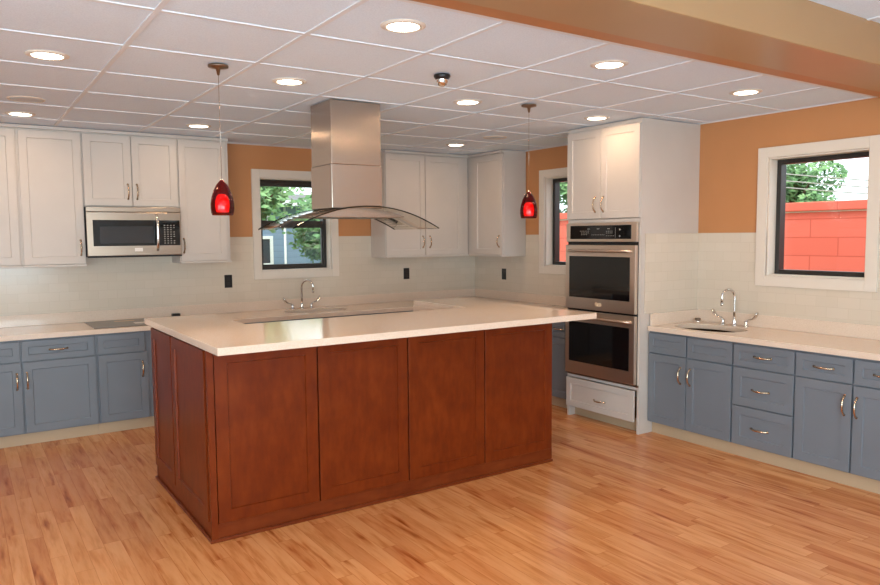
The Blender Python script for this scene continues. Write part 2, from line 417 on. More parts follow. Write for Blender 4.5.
# ------------------------------------------------------------------ cabinet builder
def shaker(mb, P, u0, u1, z0, z1, d0, t=.02, rail=.058, rec=.008):
    def loop(ins, d): return [mb.bm.verts.new(P(*q)) for q in ((u0+ins, d, z0+ins), (u1-ins, d, z0+ins), (u1-ins, d, z1-ins), (u0+ins, d, z1-ins))]
    L = [loop(0, d0), loop(0, d0+t-.0015), loop(.0015, d0+t), loop(rail, d0+t), loop(rail+.004, d0+t-rec)]
    for a, b in zip(L, L[1:]):
        for k in range(4): mb.bm.faces.new((a[k], a[(k+1)%4], b[(k+1)%4], b[k]))
    mb.bm.faces.new(L[0][::-1]); mb.bm.faces.new(L[-1])
def pull(P, u, z, d, vertical, parent, L=.122, mat='nickel'):
    pts, rad = [], []
    for i in range(15):
        s = -1 + 2*i/14; dd = d - .002 + .032 * (1 - abs(s)**3.0)
        a = s * L/2; pts.append(P(u, dd, z+a) if vertical else P(u+a, dd, z))
        rad.append(.0054 + .0034*math.exp(-((abs(s)-.98)/.14)**2) + .0022*math.exp(-(s/.16)**2) + .0012*math.exp(-((abs(s)-.42)/.1)**2))
    m = MB(); m.tube(pts, rad, 10)
    for s in (-1, 1):
        a = s*L/2; q = P(u, d, z+a) if vertical else P(u+a, d, z); q2 = P(u, d+.004, z+a) if vertical else P(u+a, d+.004, z)
        m.tube([q, q2], [.009, .0075], 12)
    o = m.build('handle', mat, parent); o['label'] = 'polished metal bow handle'
    return o
def cabinet(name, P, u0, u1, depth, z0, z1, mat, label, cat, group, fronts, toe=None, rail=False, top=False, toe_d=.065, kick=None):
    """fronts: (kind, u0, u1, z0, z1, handle) ; handle: None or (u, z, vertical)"""
    base = P((u0+u1)/2, depth/2, 0 if toe is not None else z0)
    root = thing(name, base, label, cat, group)
    m = MB()
    if 'sink base' in label:
        m.box(P(u0, .001, z0), P(u1, depth-.0205, .64)); m.box(P(u0, .001, .64), P(u0+.018, depth-.0205, z1)); m.box(P(u1-.018, .001, .64), P(u1, depth-.0205, z1))
        m.box(P(u0+.018, depth-.04, .64), P(u1-.018, depth-.0205, z1)); m.box(P(u0+.018, .001, .64), P(u1-.018, .015, z1))
    else: m.box(P(u0, .001 if not rail else .01, z0), P(u1, depth-.0205, z1))
    m.build('carcass', mat, root)
    for kd, a, b, c, d, h in fronts:
        fm = MB(); sm = (b-a) < .22 or (d-c) < .2
        shaker(fm, P, a, b, c, d, depth-.02, rail=.045 if sm else .058)
        fo = fm.build(kd, mat, root)
        if h: pull(P, h[0], h[1], depth, h[2], fo)
    if toe is not None:
        MB().box(P(u0, .01, 0), P(u1, depth-toe_d, z0)).build('toe_kick', kick or 'beige_toe', root)['label'] = 'beige toe kick'
    if rail:
        MB().box(P(u0, .01, z0-.018), P(u1, depth+.012, z0)).build('light_rail', mat, root, bevel=.003)
    if top:
        MB().box(P(u0, .01, z1), P(u1, depth+.006, C1-.0065)).build('top_trim', mat, root)
    return root
# --- wall cabinets
ZB, ZT = 1.378, 2.452
G_UP = 'white wall cabinets'
UD = .331
def upper(u0, u1, label, fronts, P=PB, z0=ZB, rail=True, depth=UD):
    return cabinet('wall_cabinet', P, u0, u1, depth, z0, ZT, 'white_paint', label, 'cabinet', G_UP, fronts, rail=rail, top=True)
upper(-5.155, -4.692, 'white wall cabinet cut off by the left edge of the photo', [('door', -5.150, -4.704, ZB+.004, ZT-.012, (-5.112, ZB+.125, True))])
upper(-4.691, -4.233, 'tall white wall cabinet with one door directly left of the microwave', [('door', -4.680, -4.241, ZB+.004, ZT-.012, (-4.270, ZB+.135, True))])
upper(-4.232, -3.480, 'short white wall cabinet with two doors above the microwave', [('door', -4.226, -3.862, 1.858, ZT-.012, (-3.892, 1.978, True)), ('door', -3.854, -3.486, 1.858, ZT-.012, (-3.820, 1.978, True))], z0=1.850, rail=False)
upper(-3.479, -3.030, 'white wall cabinet with one door between the microwave and the back window', [('door', -3.472, -3.060, ZB+.004, ZT-.012, (-3.448, ZB+.140, True))])
upper(-1.400, -.3315, 'white wall cabinet with two doors right of the steel hood', [('door', -1.394, -.912, ZB+.004, ZT-.012, (-.943, ZB+.145, True)), ('door', -.904, -.412, ZB+.004, ZT-.012, (-.853, ZB+.145, True))])
upper(-.930, -.002, 'white corner wall cabinet whose door faces left beside the hanging pendant', [('door', -.922, -.432, ZB+.004, ZT-.012, (-.875, ZB+.145, True))], P=PR)
# --- base cabinets
ZC, ST = .864, .039
ZK = ZC - ST
depth_b = .615
def base(u0, u1, label, fronts, P=PB, group='grey blue base cabinets'):
    return cabinet('base_cabinet', P, u0, u1, depth_b, .096, ZK, 'grey_blue', label, 'cabinet', group, fronts, toe=True)
ZD0, ZD1 = .659, .811      # drawer row
ZO0, ZO1 = .104, .650      # door row
def two(u0, u1, pulls=True, handles=True):
    c = (u0+u1)/2
    f = [('drawer', u0+.012, c-.006, ZD0, ZD1, ((u0+c)/2, (ZD0+ZD1)/2, False) if pulls else None), ('drawer', c+.006, u1-.012, ZD0, ZD1, ((u1+c)/2, (ZD0+ZD1)/2, False) if pulls else None),
         ('door', u0+.012, c-.004, ZO0, ZO1, (c-.035, .52, True)), ('door', c+.004, u1-.012, ZO0, ZO1, (c+.035, .52, True))]
    return f
base(-5.26, -4.232, 'two door grey blue base cabinet at the left edge under the worktop',
     [('drawer', -5.248, -4.762, ZD0, ZD1, (-5.0, .735, False)), ('drawer', -4.748, -4.246, ZD0, ZD1, (-4.498, .735, False)), ('door', -5.248, -4.757, ZO0, ZO1, (-4.788, .508, True)), ('door', -4.743, -4.237, ZO0, ZO1, (-4.719, .508, True))])
base(-4.231, -3.800, 'narrow grey blue base cabinet touching the cherry island corner in the photo', [('drawer', -4.221, -3.864, ZD0, ZD1, None), ('door', -4.219, -3.846, ZO0, ZO1, (-3.890, .512, True))])
base(-3.799, -2.76, 'grey blue base cabinet hidden behind the island, left of the back sink', two(-3.799, -2.76))
base(-2.759, -1.64, 'grey blue sink base cabinet hidden behind the island', two(-2.759, -1.64, False))
base(-1.639, -.62, 'grey blue base cabinet hidden behind the island, right of the back sink', two(-1.639, -.72))
base(-1.46, -.002, 'grey blue corner base cabinet on the right wall behind the island', two(-1.46, -.65), P=PR)
base(-2.30, -1.461, 'grey blue base cabinet glimpsed between the island and the ovens', [('drawer', -2.288, -1.885, ZD0, ZD1, (-2.085, .735, False)), ('drawer', -1.875, -1.473, ZD0, ZD1, (-1.675, .735, False)), ('door', -2.288, -1.885, ZO0, ZO1, (-1.915, .51, True)), ('door', -1.875, -1.473, ZO0, ZO1, (-1.845, .51, True))], P=PR)
base(-3.856, -3.105, 'grey blue sink base cabinet with two doors under the right sink', [('drawer', -3.849, -3.476, ZD0, ZD1, None), ('drawer', -3.459, -3.112, ZD0, ZD1, None), ('door', -3.846, -3.470, ZO0, ZO1, (-3.502, .512, True)), ('door', -3.462, -3.112, ZO0, ZO1, (-3.417, .512, True))], P=PR)
base(-4.310, -3.857, 'grey blue cabinet of three stacked drawers right of the right sink', [('drawer', -4.303, -3.862, ZD0, ZD1, (-4.082, .739, False)), ('drawer', -4.303, -3.862, .384, ZO1, (-4.072, .506, False)), ('drawer', -4.303, -3.862, ZO0, .376, (-4.072, .235, False))], P=PR)
base(-5.045, -4.311, 'grey blue base cabinet cut by the right edge under the red view window', [('drawer', -4.672, -4.316, ZD0, ZD1, (-4.497, .735, False)), ('drawer', -5.037, -4.686, ZD0, ZD1, (-4.862, .735, False)), ('door', -4.672, -4.316, ZO0, ZO1, (-4.632, .520, True)), ('door', -5.037, -4.684, ZO0, ZO1, (-4.706, .516, True))], P=PR)

# --- worktops
def ellipse(cx, cy, a, b, n=40, p=2.0):
    out = []
    for k in range(n):
        c, s = math.cos(2*math.pi*k/n), math.sin(2*math.pi*k/n)
        out.append((cx + a*math.copysign(abs(c)**(2/p), c), cy + b*math.copysign(abs(s)**(2/p), s)))
    return out
SB = (-2.20, -.33, .315, .175); SR = (-.345, -3.475, .195, .285)
root = thing('worktop', (-2.6, -.3, ZC-ST), 'L shaped pale quartz worktop along the back wall with low backsplash', 'worktop')
m = MB(); prism(m.bm, [(-5.3, -.0005), (-5.3, -.635), (-.627, -.635), (-.627, -2.299), (-.0005, -2.299), (-.0005, -.0005)], [ellipse(*SB, p=2.6)], ZC-ST+.0005, ZC)
m.build('top', 'quartz', root, bevel=.003)
MB().box((-5.3, -.02, ZC), (-.0005, -.0005, .96)).build('backsplash', 'quartz', root, bevel=.002)
MB().box((-.02, -2.299, ZC), (-.0005, -.0205, .96)).build('backsplash', 'quartz', root, bevel=.002)
root = thing('worktop', (-.3, -4.0, ZC-ST), 'straight pale quartz worktop under the red view window', 'worktop')
m = MB(); prism(m.bm, [(-.627, -5.05), (-.0005, -5.05), (-.0005, -3.110), (-.627, -3.110)], [ellipse(*SR, p=2.2)], ZC-ST+.0005, ZC)
m.build('top', 'quartz', root, bevel=.003)
MB().box((-.02, -5.05, ZC), (-.0005, -3.130, .96)).build('backsplash', 'quartz', root, bevel=.002)
MB().box((-.60, -3.129, ZC), (-.0005, -3.110, .96)).build('backsplash', 'quartz', root, bevel=.002)

# --- sinks
def sink(sp, p, label, drain):
    cx, cy, a, b = sp; root = thing('sink', (cx, cy, ZC-.19), label, 'sink')
    m = MB(); n = 40; rings = []
    for k, (s, z) in enumerate(((1.0, ZC-ST), (1.0, ZC-ST-.002), (.985, ZC-.10), (.95, ZC-.15), (.86, ZC-.178), (.5, ZC-.186), (.1, ZC-.19))):
        rings.append([m.bm.verts.new((x, y, z)) for x, y in ellipse(cx, cy, (a+.006)*s, (b+.006)*s, n, p)])
    lip = [m.bm.verts.new((x, y, ZC-ST)) for x, y in ellipse(cx, cy, a+.02, b+.02, n, p)]
    rings = [lip] + rings
    for q, r in zip(rings, rings[1:]):
        for k in range(n): f = m.bm.faces.new((q[k], q[(k+1)%n], r[(k+1)%n], r[k])); f.smooth = True
    m.bm.faces.new(rings[-1]); m.build('bowl', 'sink_steel', root)
    MB().lathe([(0, .003), (.03, .003), (.042, .006), (.044, 0)], (cx, cy, ZC-.19)).build('drain', 'chrome', root)
sink(SB, 2.6, 'shallow steel sink under the back window, half hidden behind the island', True)
sink(SR, 2.2, 'oval undermount steel sink in the right worktop', True)
# --- faucets with wing handles ; D = direction from wall into the room, Sx = sideways direction
def faucet(cx, cy, D, Sd, swivel, label):
    root = thing('faucet', (cx, cy, ZC), label, 'faucet', None)
    c = Vector((cx, cy, ZC)); D = Vector(D); Sd = Vector(Sd); Z = Vector((0, 0, 1))
    dv = (D*math.cos(swivel) + Sd*math.sin(swivel))
    MB().lathe([(0, 0), (.026, 0), (.026, .006), (.019, .014), (.016, .03), (.018, .045), (.013, .055), (.0, .056)], tuple(c)).build('base', 'chrome', root)
    r = .062; pts = [c + Z*.05, c + Z*.12, c + Z*.19, c + Z*.225]
    for k in range(1, 13):
        a = math.pi*k/12*1.06; pts.append(c + Z*(.225 + r*math.sin(a)) + dv*(r - r*math.cos(a)))
    pts.append(pts[-1] + Vector((0, 0, -.03)))
    MB().tube(pts, [.0105]*(len(pts)-1) + [.0105], 12).build('spout', 'chrome', root)
    e = pts[-1]; MB().tube([e + Z*.004, e - Z*.014, e - Z*.02], [.013, .013, .010], 12).build('aerator', 'chrome', root)
    for s in (-1, 1):
        q = c + Sd*(s*.102)
        hb = MB().lathe([(0, 0), (.024, 0), (.024, .006), (.017, .014), (.014, .032), (.016, .046), (.0, .052)], tuple(q)).build('handle_base', 'chrome', root)
        # wing blade: flattened S shaped lever
        m = MB(); P = [(0, .046), (.018, .058), (.038, .062), (.058, .068), (.076, .086), (.09, .108), (.096, .118)]; Wd = [.009, .010, .011, .015, .020, .020, .013]
        rr = []
        for (h, z), w in zip(P, Wd):
            o_ = q + Sd*(s*h) + Z*z; rr.append([m.bm.verts.new(o_ + D*(w*math.cos(t_)) + (Z*.8 - Sd*s*.6)*(.6*w*math.sin(t_))) for t_ in [2*math.pi*i/10 for i in range(10)]])
        for a_, b_ in zip(rr, rr[1:]):
            for i in range(10): f = m.bm.faces.new((a_[i], a_[(i+1)%10], b_[(i+1)%10], b_[i])); f.smooth = True
        m.bm.faces.new(rr[0]); m.bm.faces.new(rr[-1])
        m.build('lever', 'chrome', hb)['label'] = 'wing shaped lever blade'
faucet(-2.25, -.095, (0, -1, 0), (1, 0, 0), .75, 'chrome gooseneck faucet with two wing levers below the back window')
faucet(-.095, -3.515, (-1, 0, 0), (0, -1, 0), -.25, 'chrome gooseneck faucet with two wing levers on the right worktop')
root = thing('air_gap', (-.105, -3.19, ZC), 'small round chrome cap on the right worktop left of the faucet', 'sink fitting')
MB().lathe([(0, 0), (.028, 0), (.030, .008), (.026, .014), (.0, .014)], (-.105, -3.19, ZC)).build('base', 'chrome', root)
MB().lathe([(0, .014), (.018, .014), (.024, .022), (.022, .032), (.0, .036)], (-.105, -3.19, ZC)).build('cap', 'steel_dark', root)

# --- cooktop on left worktop, small box beside backsplash
root = thing('cooktop', (-3.86, -.325, ZC), 'flat grey glass cooktop with paper stickers below the microwave', 'cooktop')
MB().box((-4.235, -.58, ZC), (-3.48, -.07, ZC+.007)).build('glass_plate', 'cooktop_glass', root, bevel=.002)
MB().box((-4.02, -.22, ZC+.0072), (-3.86, -.16, ZC+.0085)).build('sticker', 'label_tan', root)['label'] = 'tan paper sticker'
MB().box((-3.90, -.46, ZC+.0072), (-3.80, -.36, ZC+.0085)).build('sticker', 'label_white', root)['label'] = 'white paper sticker'
m = MB().box((-3.505, -.075, ZC), (-3.435, -.025, ZC+.03))
tag(m.build('outlet_box', 'black_plastic', bevel=.003), 'small black box at the back of the worktop left of the back window', 'outlet')

# --- wall outlets
def outlet(P, u, z, label):
    root = thing('wall_outlet', P(u, .008, z-.06), label, 'outlet', 'black wall outlets')
    MB().box(P(u-.037, .008, z-.062), P(u+.037, .014, z+.062)).build('cover_plate', 'black_plastic', root, bevel=.002)
    for dz in (-.022, .022): MB().box(P(u-.016, .014, z+dz-.015), P(u+.016, .0165, z+dz+.015)).build('socket', 'black_frame', root, bevel=.003)
outlet(PB, -2.963, 1.167, 'black wall outlet on cream tile left of the back window')
outlet(PB, -.961, 1.170, 'black wall outlet on cream tile right of the hood, under wall cabinets')
outlet(PR, -.560, 1.152, 'black wall outlet on the right wall tile near the room corner')

# ------------------------------------------------------------------ island
IX0, IX1, IY0, IY1 = -4.098, -1.720, -3.204, -1.955
SX0, SX1, SY0, SY2, NY, NX0, NX1, ZI = -4.11, -1.546, -3.445, -1.842, -2.572, -3.671, -2.009, 1.0557
root = thing('kitchen_island', (-2.9, -2.6, 0), 'large cherry wood island with panelled sides and pale U shaped quartz top', 'island')
m = MB(); prism(m.bm, [(IX0+.02, IY0+.02), (IX1, IY0+.02), (IX1, IY1), (NX1, IY1), (NX1, NY), (NX0, NY), (NX0, IY1), (IX0+.02, IY1)], [], .0, ZI-.0395)
m.box((NX0, NY, 0), (NX1, IY1, .78)); m.build('carcass', 'cherry', root)
m = MB(); prism(m.bm, [(SX0, SY0), (SX1, SY0), (SX1, SY2), (NX1, SY2), (NX1, NY), (NX0, NY), (NX0, SY2), (SX0, SY2)], [], ZI-.039, ZI)
m.box((NX1-.003, NY+.03, ZI-.235), (NX1+.017, SY2, ZI-.0392)); m.build('countertop', 'quartz', root, bevel=.003)['label'] = 'pale U shaped quartz top'
MB().box((NX0+.002, NY+.002, .781), (NX1-.002, IY1-.03, .82)).build('lower_shelf', 'quartz', root)
PI_ = lambda u, d, z: (u, IY0 + .02 - d, z)
PL_ = lambda u, d, z: (IX0 + .02 - d, u, z)
xsf = [IX0+.035, -3.487, -2.898, -2.316, IX1-.004]
for a, b in zip(xsf, xsf[1:]):
    m = MB(); shaker(m, PI_, a+.004, b-.004, .096, ZI-.052, 0, t=.021, rail=.066, rec=.009); m.build('front_panel', 'cherry', root)
m = MB(); m.box(PI_(IX0+.018, 0, .0), PI_(IX1, .012, .094)); m.build('base_board', 'cherry_horizontal', root)
m = MB(); m.box(PI_(IX0+.0, -.0, .0), PI_(IX0+.034, .020, ZI-.0395)); m.build('corner_post', 'cherry', root)
for a, b in ((-2.468, IY1-.004), (-3.150, -2.480)):
    m = MB(); shaker(m, PL_, a+.004, b-.004, .096, ZI-.052, 0, t=.021, rail=.066, rec=.009); m.build('side_panel', 'cherry', root)
m = MB(); m.box(PL_(IY0+.02, 0, 0), PL_(IY1, .012, .094)); m.build('base_board', 'cherry', root)
m = MB(); m.box(PI_(IX0-.008, .012, 0), PI_(IX1, .026, .018)); m.box(PL_(IY0-.004, .012, 0), PL_(IY1, .026, .018)); m.build('shoe_moulding', 'cherry_horizontal', root, bevel=.004)

# ------------------------------------------------------------------ tall oven cabinet and ovens
OX, OY0, OY1 = .7065, -3.1000, -2.301
root = thing('oven_cabinet', (-.35, -2.695, 0), 'tall white oven cabinet reaching from floor to ceiling', 'cabinet')
m = MB()
for a, b in ((OY1-.02, OY1), (OY0, OY0+.02)):
    bmx = [(-OX+.0005, .0), (-OX+.078, 0), (-OX+.078, .0)]
    m.box((-OX+.0005, a, .10), (-.001, b, ZT)); m.box((-OX+.0005, a, 0), (-OX+.185, b, .10)); 
m.box((-OX+.0005, OY0+.02, ZT-.02), (-.001, OY1-.02, ZT)); m.box((-OX+.02, OY0+.02, 1.680), (-.001, OY1-.02, 1.71))
m.box((-OX+.02, OY0+.02, .352), (-.001, OY1-.02, .374)); m.box((-.02, OY0+.02, .1), (-.001, OY1-.02, ZT-.02))
m.box((-OX+.0005, OY0+.02, 1.680), (-OX+.02, OY1-.02, 1.712)); m.box((-OX+.0005, OY0+.02, .352), (-OX+.02, OY1-.02, .374))
m.build('carcass', 'white_paint', root)
MB().box((-OX+.075, OY0+.02, 0), (-OX+.09, OY1-.02, .10)).build('toe_kick', 'beige_toe', root)['label'] = 'beige toe kick'
MB().box((-OX-.006, OY0, ZT), (-.001, OY1, C1-.0065)).build('top_trim', 'white_paint', root)
for a, b, hu in ((OY0+.008, -2.6915, -2.724), (-2.6865, OY1-.004, -2.635)):
    m = MB(); shaker(m, PR, a, b, 1.716, ZT-.012, OX, t=.02); d = m.build('door', 'white_paint', root); pull(PR, hu, 1.832, OX+.02, True, d)
m = MB(); shaker(m, PR, OY0+.04, OY1-.006, .094, .345, OX, t=.02, rail=.052); d = m.build('drawer', 'white_paint', root); pull(PR, -2.70, .196, OX+.02, False, d)
# double wall oven
y0, y1 = OY0+.022, OY1-.004
root = thing('double_wall_oven', (-.4, -2.69, .376), 'stainless double wall oven set in the tall white cabinet', 'oven')
MB().box((-OX+.02, OY0+.022, .376), (-.05, OY1-.022, 1.67)).build('body', 'dark_gap', root)
MB().box((-OX-.004, y0-.018, .374), (-OX+.019, y1, .392)).build('bottom_trim', 'steel_dark', root, bevel=.002)
m = MB().box((-OX-.002, y0, .39), (-OX+.019, y1, 1.678)); m.build('front_frame', 'dark_gap', root)
m = MB().box((-OX-.026, y0-.004, 1.526), (-OX-.003, y1, 1.680)); cp = m.build('control_panel', 'oven_steel', root, bevel=.003)
m = MB().box((-OX-.028, y0+.052, 1.549), (-OX-.0262, y1-.05, 1.660)); ds = m.build('display', 'black_glass', cp); ds['label'] = 'black glass touch display'
m = MB(); yy = y1-.05
def mark(m, y, z, w, h): m.box((-OX-.0288, y-w/2, z-h/2), (-OX-.0281, y+w/2, z+h/2))
W_ = (y1-.05) - (y0+.052)
for r, z, c0, n in ((0, 1.615, .18, 6), (1, 1.600, .20, 5), (2, 1.585, .2, 4), (2, 1.583, .38, 8), (0, 1.612, .62, 4), (1, 1.598, .62, 4), (2, 1.575, .62, 5)):
    for k in range(n): mark(m, yy - W_*(c0 + k*.028), z, .010, .0035)
for c0 in (.32, .48, .65): mark(m, yy - W_*c0, 1.632, .028, .004)
mark(m, yy - W_*.757, 1.60, .0018, .08)
for z in (1.625, 1.572): mark(m, yy - W_*.826, z, .011, .012)
m.build('panel_markings', 'marking', cp)
def oven_door(z0, z1, w0, w1, badge):
    m = MB(); m.box((-OX-.034, y0, z0), (-OX-.003, y1, z1)); d = m.build('oven_door', 'oven_steel', root, bevel=.004)
    m = MB(); m.box((-OX-.0365, y0+.055, w0), (-OX-.0345, y1-.048, w1)); m.build('oven_window', 'black_glass', d, bevel=.001)['label'] = 'black glass oven window'
    zh = z1 - .048; m = MB(); n = 17; pts = []
    for i in range(n):
        s = -1 + 2*i/(n-1); pts.append((-OX-.034-.048*(1-abs(s)**6), (y0+y1)/2 + s*((y1-y0)/2-.035), zh))
    m.tube(pts, .0125, 12); m.build('handle', 'oven_steel', d)['label'] = 'wide bowed steel bar handle'
    if badge: MB().box((-OX-.0355, (y0+y1)/2-.035, z0+.035), (-OX-.0345, (y0+y1)/2+.035, z0+.066)).build('badge', 'label_tan', d)
oven_door(.957, 1.500, 1.055, 1.405, True)
oven_door(.396, .940, .500, .845, False)

# ------------------------------------------------------------------ microwave
mx0, mx1, mz0, mz1, my = -4.229, -3.483, 1.428, 1.846, .392
root = thing('microwave_oven', (-3.817, -.2, mz0), 'stainless over-range microwave hung between white wall cabinets', 'microwave')
MB().box((mx0+.002, -my+.03, mz0+.006), (mx1-.002, -.009, mz1)).build('body', 'dark_gap', root)
MB().box((mx0, -my+.001, mz1-.040), (mx1, -my+.03, mz1)).build('vent_strip', 'appliance_steel', root, bevel=.003)
MB().box((mx0, -my+.004, mz0), (mx1, -my+.03, mz0+.012)).build('bottom_edge', 'dark_gap', root)
m = MB().box((mx0, -my, mz0+.013), (mx1, -my+.03, mz1-.042)); dr = m.build('front_panel', 'appliance_steel', root, bevel=.004)
MB().box((mx0+.045, -my-.002, mz0+.095), (mx1-.012, -my, mz1-.108)).build('black_front', 'black_glass', dr)['label'] = 'black glass door and control area'
MB().box((mx0+.095, -my-.0035, mz0+.118), (-3.715, -my-.002, mz1-.160)).build('door_window', 'microwave_glass', dr)['label'] = 'grey meshed door window'
m = MB(); n = 15; pts = [(-3.686, -my-.004-.036*(1-abs(-1+2*i/(n-1))**4), mz0+.055 + (mz1-mz0-.115)*i/(n-1)) for i in range(n)]
m.tube(pts, .0115, 12); m.build('handle', 'chrome', dr)['label'] = 'bright vertical bow handle'
m = MB()
for r in range(9):
    for c in range(4):
        if r in (2, 6) and c == 3: continue
        m.box((-3.628+c*.026, -my-.0028, mz0+.112+r*.019), (-3.616+c*.026, -my-.002, mz0+.118+r*.019))
m.build('keypad', 'marking', dr)
MB().box((-3.868, -my-.002, mz0+.048), (-3.805, -my, mz0+.076)).build('badge', 'label_white', dr)

# ------------------------------------------------------------------ hood
root = thing('range_hood', (-2.877, -2.38, 1.63), 'stainless island hood with square chimney and curved glass canopy', 'range hood')
hx0, hx1, hy0, hy1 = -3.065, -2.688, -2.548, -2.221
m = MB().box((hx0+.004, hy0+.004, 2.060), (hx1-.004, hy1-.004, C1-.0065)); m.build('upper_chimney', 'steel', root, bevel=.004)
m = MB().box((hx0, hy0, 1.772), (hx1, hy1, 2.060)); m.build('lower_chimney', 'steel', root, bevel=.004)
hc = -2.900; hw = .530; zt, zd = 1.782, .142
def arc(x): s = (x-hc)/hw; return zt - zd*abs(s)**2.05
n = 32; xs_ = [hc - hw + 2*hw*i/n for i in range(n+1)]
m = MB(); sweep_y(m.bm, [(x, arc(x)) for x in xs_] + [(x, arc(x)-.007) for x in reversed(xs_)], -2.765, -2.165)
for f in m.bm.faces: f.smooth = len(f.verts) == 4 and abs(f.calc_center_median().y + 2.465) < .05
gl = m.build('glass_canopy', 'hood_glass', root); gl['label'] = 'curved clear glass sheet with dark edge'
m = MB(); 
for y in (-2.7665, -2.1635):
    sweep_y(m.bm, [(x, arc(x)+.0005) for x in xs_] + [(x, arc(x)-.0075) for x in reversed(xs_)], y-.0015, y+.0015)
m.build('glass_rim', 'glass_edge', gl)
xb_ = [-3.235 + (.67)*i/24 for i in range(25)]
m = MB(); zb = 1.712; sweep_y(m.bm, [(x, max(zb+.002, arc(x)-.0085)) for x in xb_] + [(xb_[-1], zb), (xb_[0], zb)], -2.63, -2.20)
bd = m.build('hood_body', 'steel', root, bevel=.001)
MB().box((-3.12, -2.58, zb-.003), (-2.91, -2.25, zb-.0005)).build('grease_filter', 'steel_dark', bd); MB().box((-2.89, -2.58, zb-.003), (-2.68, -2.25, zb-.0005)).build('grease_filter', 'steel_dark', bd)

# ------------------------------------------------------------------ pendants
def pendant(x, y, label):
    root = thing('pendant_lamp', (x, y, C1-.006), label, 'pendant lamp', 'red glass pendant lamps')
    MB().lathe([(0, 0), (.052, 0), (.052, -.010), (.012, -.018), (.006, -.05), (0, -.05)], (x, y, C1-.006)).build('canopy', 'steel_dark', root)
    MB().tube([(x, y, C1-.05), (x, y, 1.885)], .0013, 6).build('cord', 'steel', root)
    prof = [(.002, .190), (.014, .178), (.029, .160), (.044, .130), (.055, .095), (.061, .060), (.061, .035), (.058, .012), (.053, 0)]
    m = MB(); pr = prof + [(r-.003, z) for r, z in reversed(prof[1:])] 
    m.lathe(pr, (x, y, 1.702), 32); sh = m.build('shade', 'ruby_glass', root); sh['label'] = 'dark red bullet shaped glass shade'
    MB().lathe([(0, .192), (.006, .19), (.007, .182), (.0, .180)], (x, y, 1.702)).build('cap', 'chrome', root)
    b = MB().lathe([(0, .112), (.018, .110), (.030, .096), (.036, .072), (.037, .045), (.033, .022), (.030, .016), (0, .016)], (x, y, 1.702)).build('diffuser', 'bulb_red', root)
    b['label'] = 'glowing orange red inner glass'
    l = bpy.data.lights.new('pendant_glow', 'SPOT'); l.energy = 5; l.color = WARM; l.spot_size = math.radians(110); l.spot_blend = .6; l.shadow_soft_size = .02
    lo = bpy.data.objects.new('pendant_glow', l); COL.objects.link(lo); lo.parent = root; lo.location = Vector((0, 0, 1.705-(C1-.006)))
pendant(-3.945, -3.06, 'red glass pendant lamp left of the hood, before the white wall cabinets')
pendant(-1.80, -3.04, 'red glass pendant lamp right of the hood, before the side window')

# ------------------------------------------------------------------ ceiling fittings
def can_light(x, y, z, label, group='recessed ceiling lights'):
    root = thing('recessed_light', (x, y, z), label, 'ceiling light', group)
    m = MB().lathe([(.070, -.001), (.072, -.009), (.084, -.009), (.098, -.003), (.098, -.0005)], (x, y, z), 32); m.build('trim_ring', 'trim_white', root)
    m = MB().lathe([(0, -.006), (.070, -.006), (.070, -.002), (0, -.002)], (x, y, z), 32); m.build('lens', 'lamp_lens', root)['label'] = 'glowing warm white lens'
    l = bpy.data.lights.new('recessed_lamp', 'AREA'); l.shape = 'DISK'; l.size = .13; l.energy = CAN_W; l.color = WARM
    lo = bpy.data.objects.new('recessed_lamp', l); COL.objects.link(lo); lo.parent = root; lo.location = (0, 0, -.012)
cx = [GX + (k+.5)*GP for k in (-3, -1, 1, 3, 5)]    # -6.0 -4.73 -3.47 -2.21 -0.95
c0, c1, c2, c3, c4 = cx
ya, yb, yc = GY - .5*GP, GY + 1.5*GP, GY + 4.5*GP
for x, y, lb in ((-3.487, -4.165, 'large glowing recessed light nearest the camera, above the hood'),
                 (-2.205, -4.150, 'glowing recessed light close to the beam, middle of the ceiling'),
                 (-.90, -4.095, 'glowing recessed light close to the beam, above the red view window'),
                 (-4.706, -2.815, 'glowing recessed light in the upper left corner of the photo'),
                 (-3.475, -2.870, 'glowing recessed light just left of the hood chimney'),
                 (-2.215, -2.893, 'glowing recessed light between the hood and the right pendant'),
                 (-.975, -2.881, 'glowing recessed light above the tall oven cabinet doors'),
                 (-4.690, -.850, 'small glowing recessed light over the leftmost white wall cabinets'),
                 (-3.455, -.934, 'small glowing recessed light over the cabinet right of the microwave'),
                 (-.971, -.997, 'small glowing recessed light over the corner wall cabinets'),
                 ):
    can_light(x, y, C1, lb)
for x, y, lb in ((c1, ya, 'recessed light outside the photo, above left of the camera view'), (c0, yb, 'recessed light outside the photo, beyond the left edge'), (c0, yc, 'recessed light outside the photo, beyond the left wall cabinets')):
    can_light(x, y, C1, lb)
for k, (x, y) in enumerate(((-6, -6.2), (-4.2, -6.2), (-2.4, -6.2), (-.9, -6.2), (-6, -8.4), (-4.2, -8.4), (-2.4, -8.4), (-.9, -8.4))):
    can_light(x, y, C2, 'recessed light in the ceiling behind the camera, in two rows of four', 'recessed lights behind the camera')
def speaker(x, y, label):
    root = thing('ceiling_speaker', (x, y, C1), label, 'speaker', 'round ceiling speakers')
    MB().lathe([(.095, -.0005), (.095, -.008), (.108, -.006), (.110, -.0005)], (x, y, C1), 32).build('rim', 'trim_white', root)
    MB().lathe([(0, -.007), (.06, -.007), (.094, -.005), (.094, -.001), (0, -.001)], (x, y, C1), 32).build('grille', 'speaker_white', root)
speaker(-4.70, -1.49, 'flat round ceiling speaker above the left wall cabinets')
speaker(-.966, -1.61, 'flat round ceiling speaker above the right pendant lamp')
root = thing('dome_camera', (-2.826, -3.487, C1), 'small black and chrome dome camera on the ceiling', 'camera')
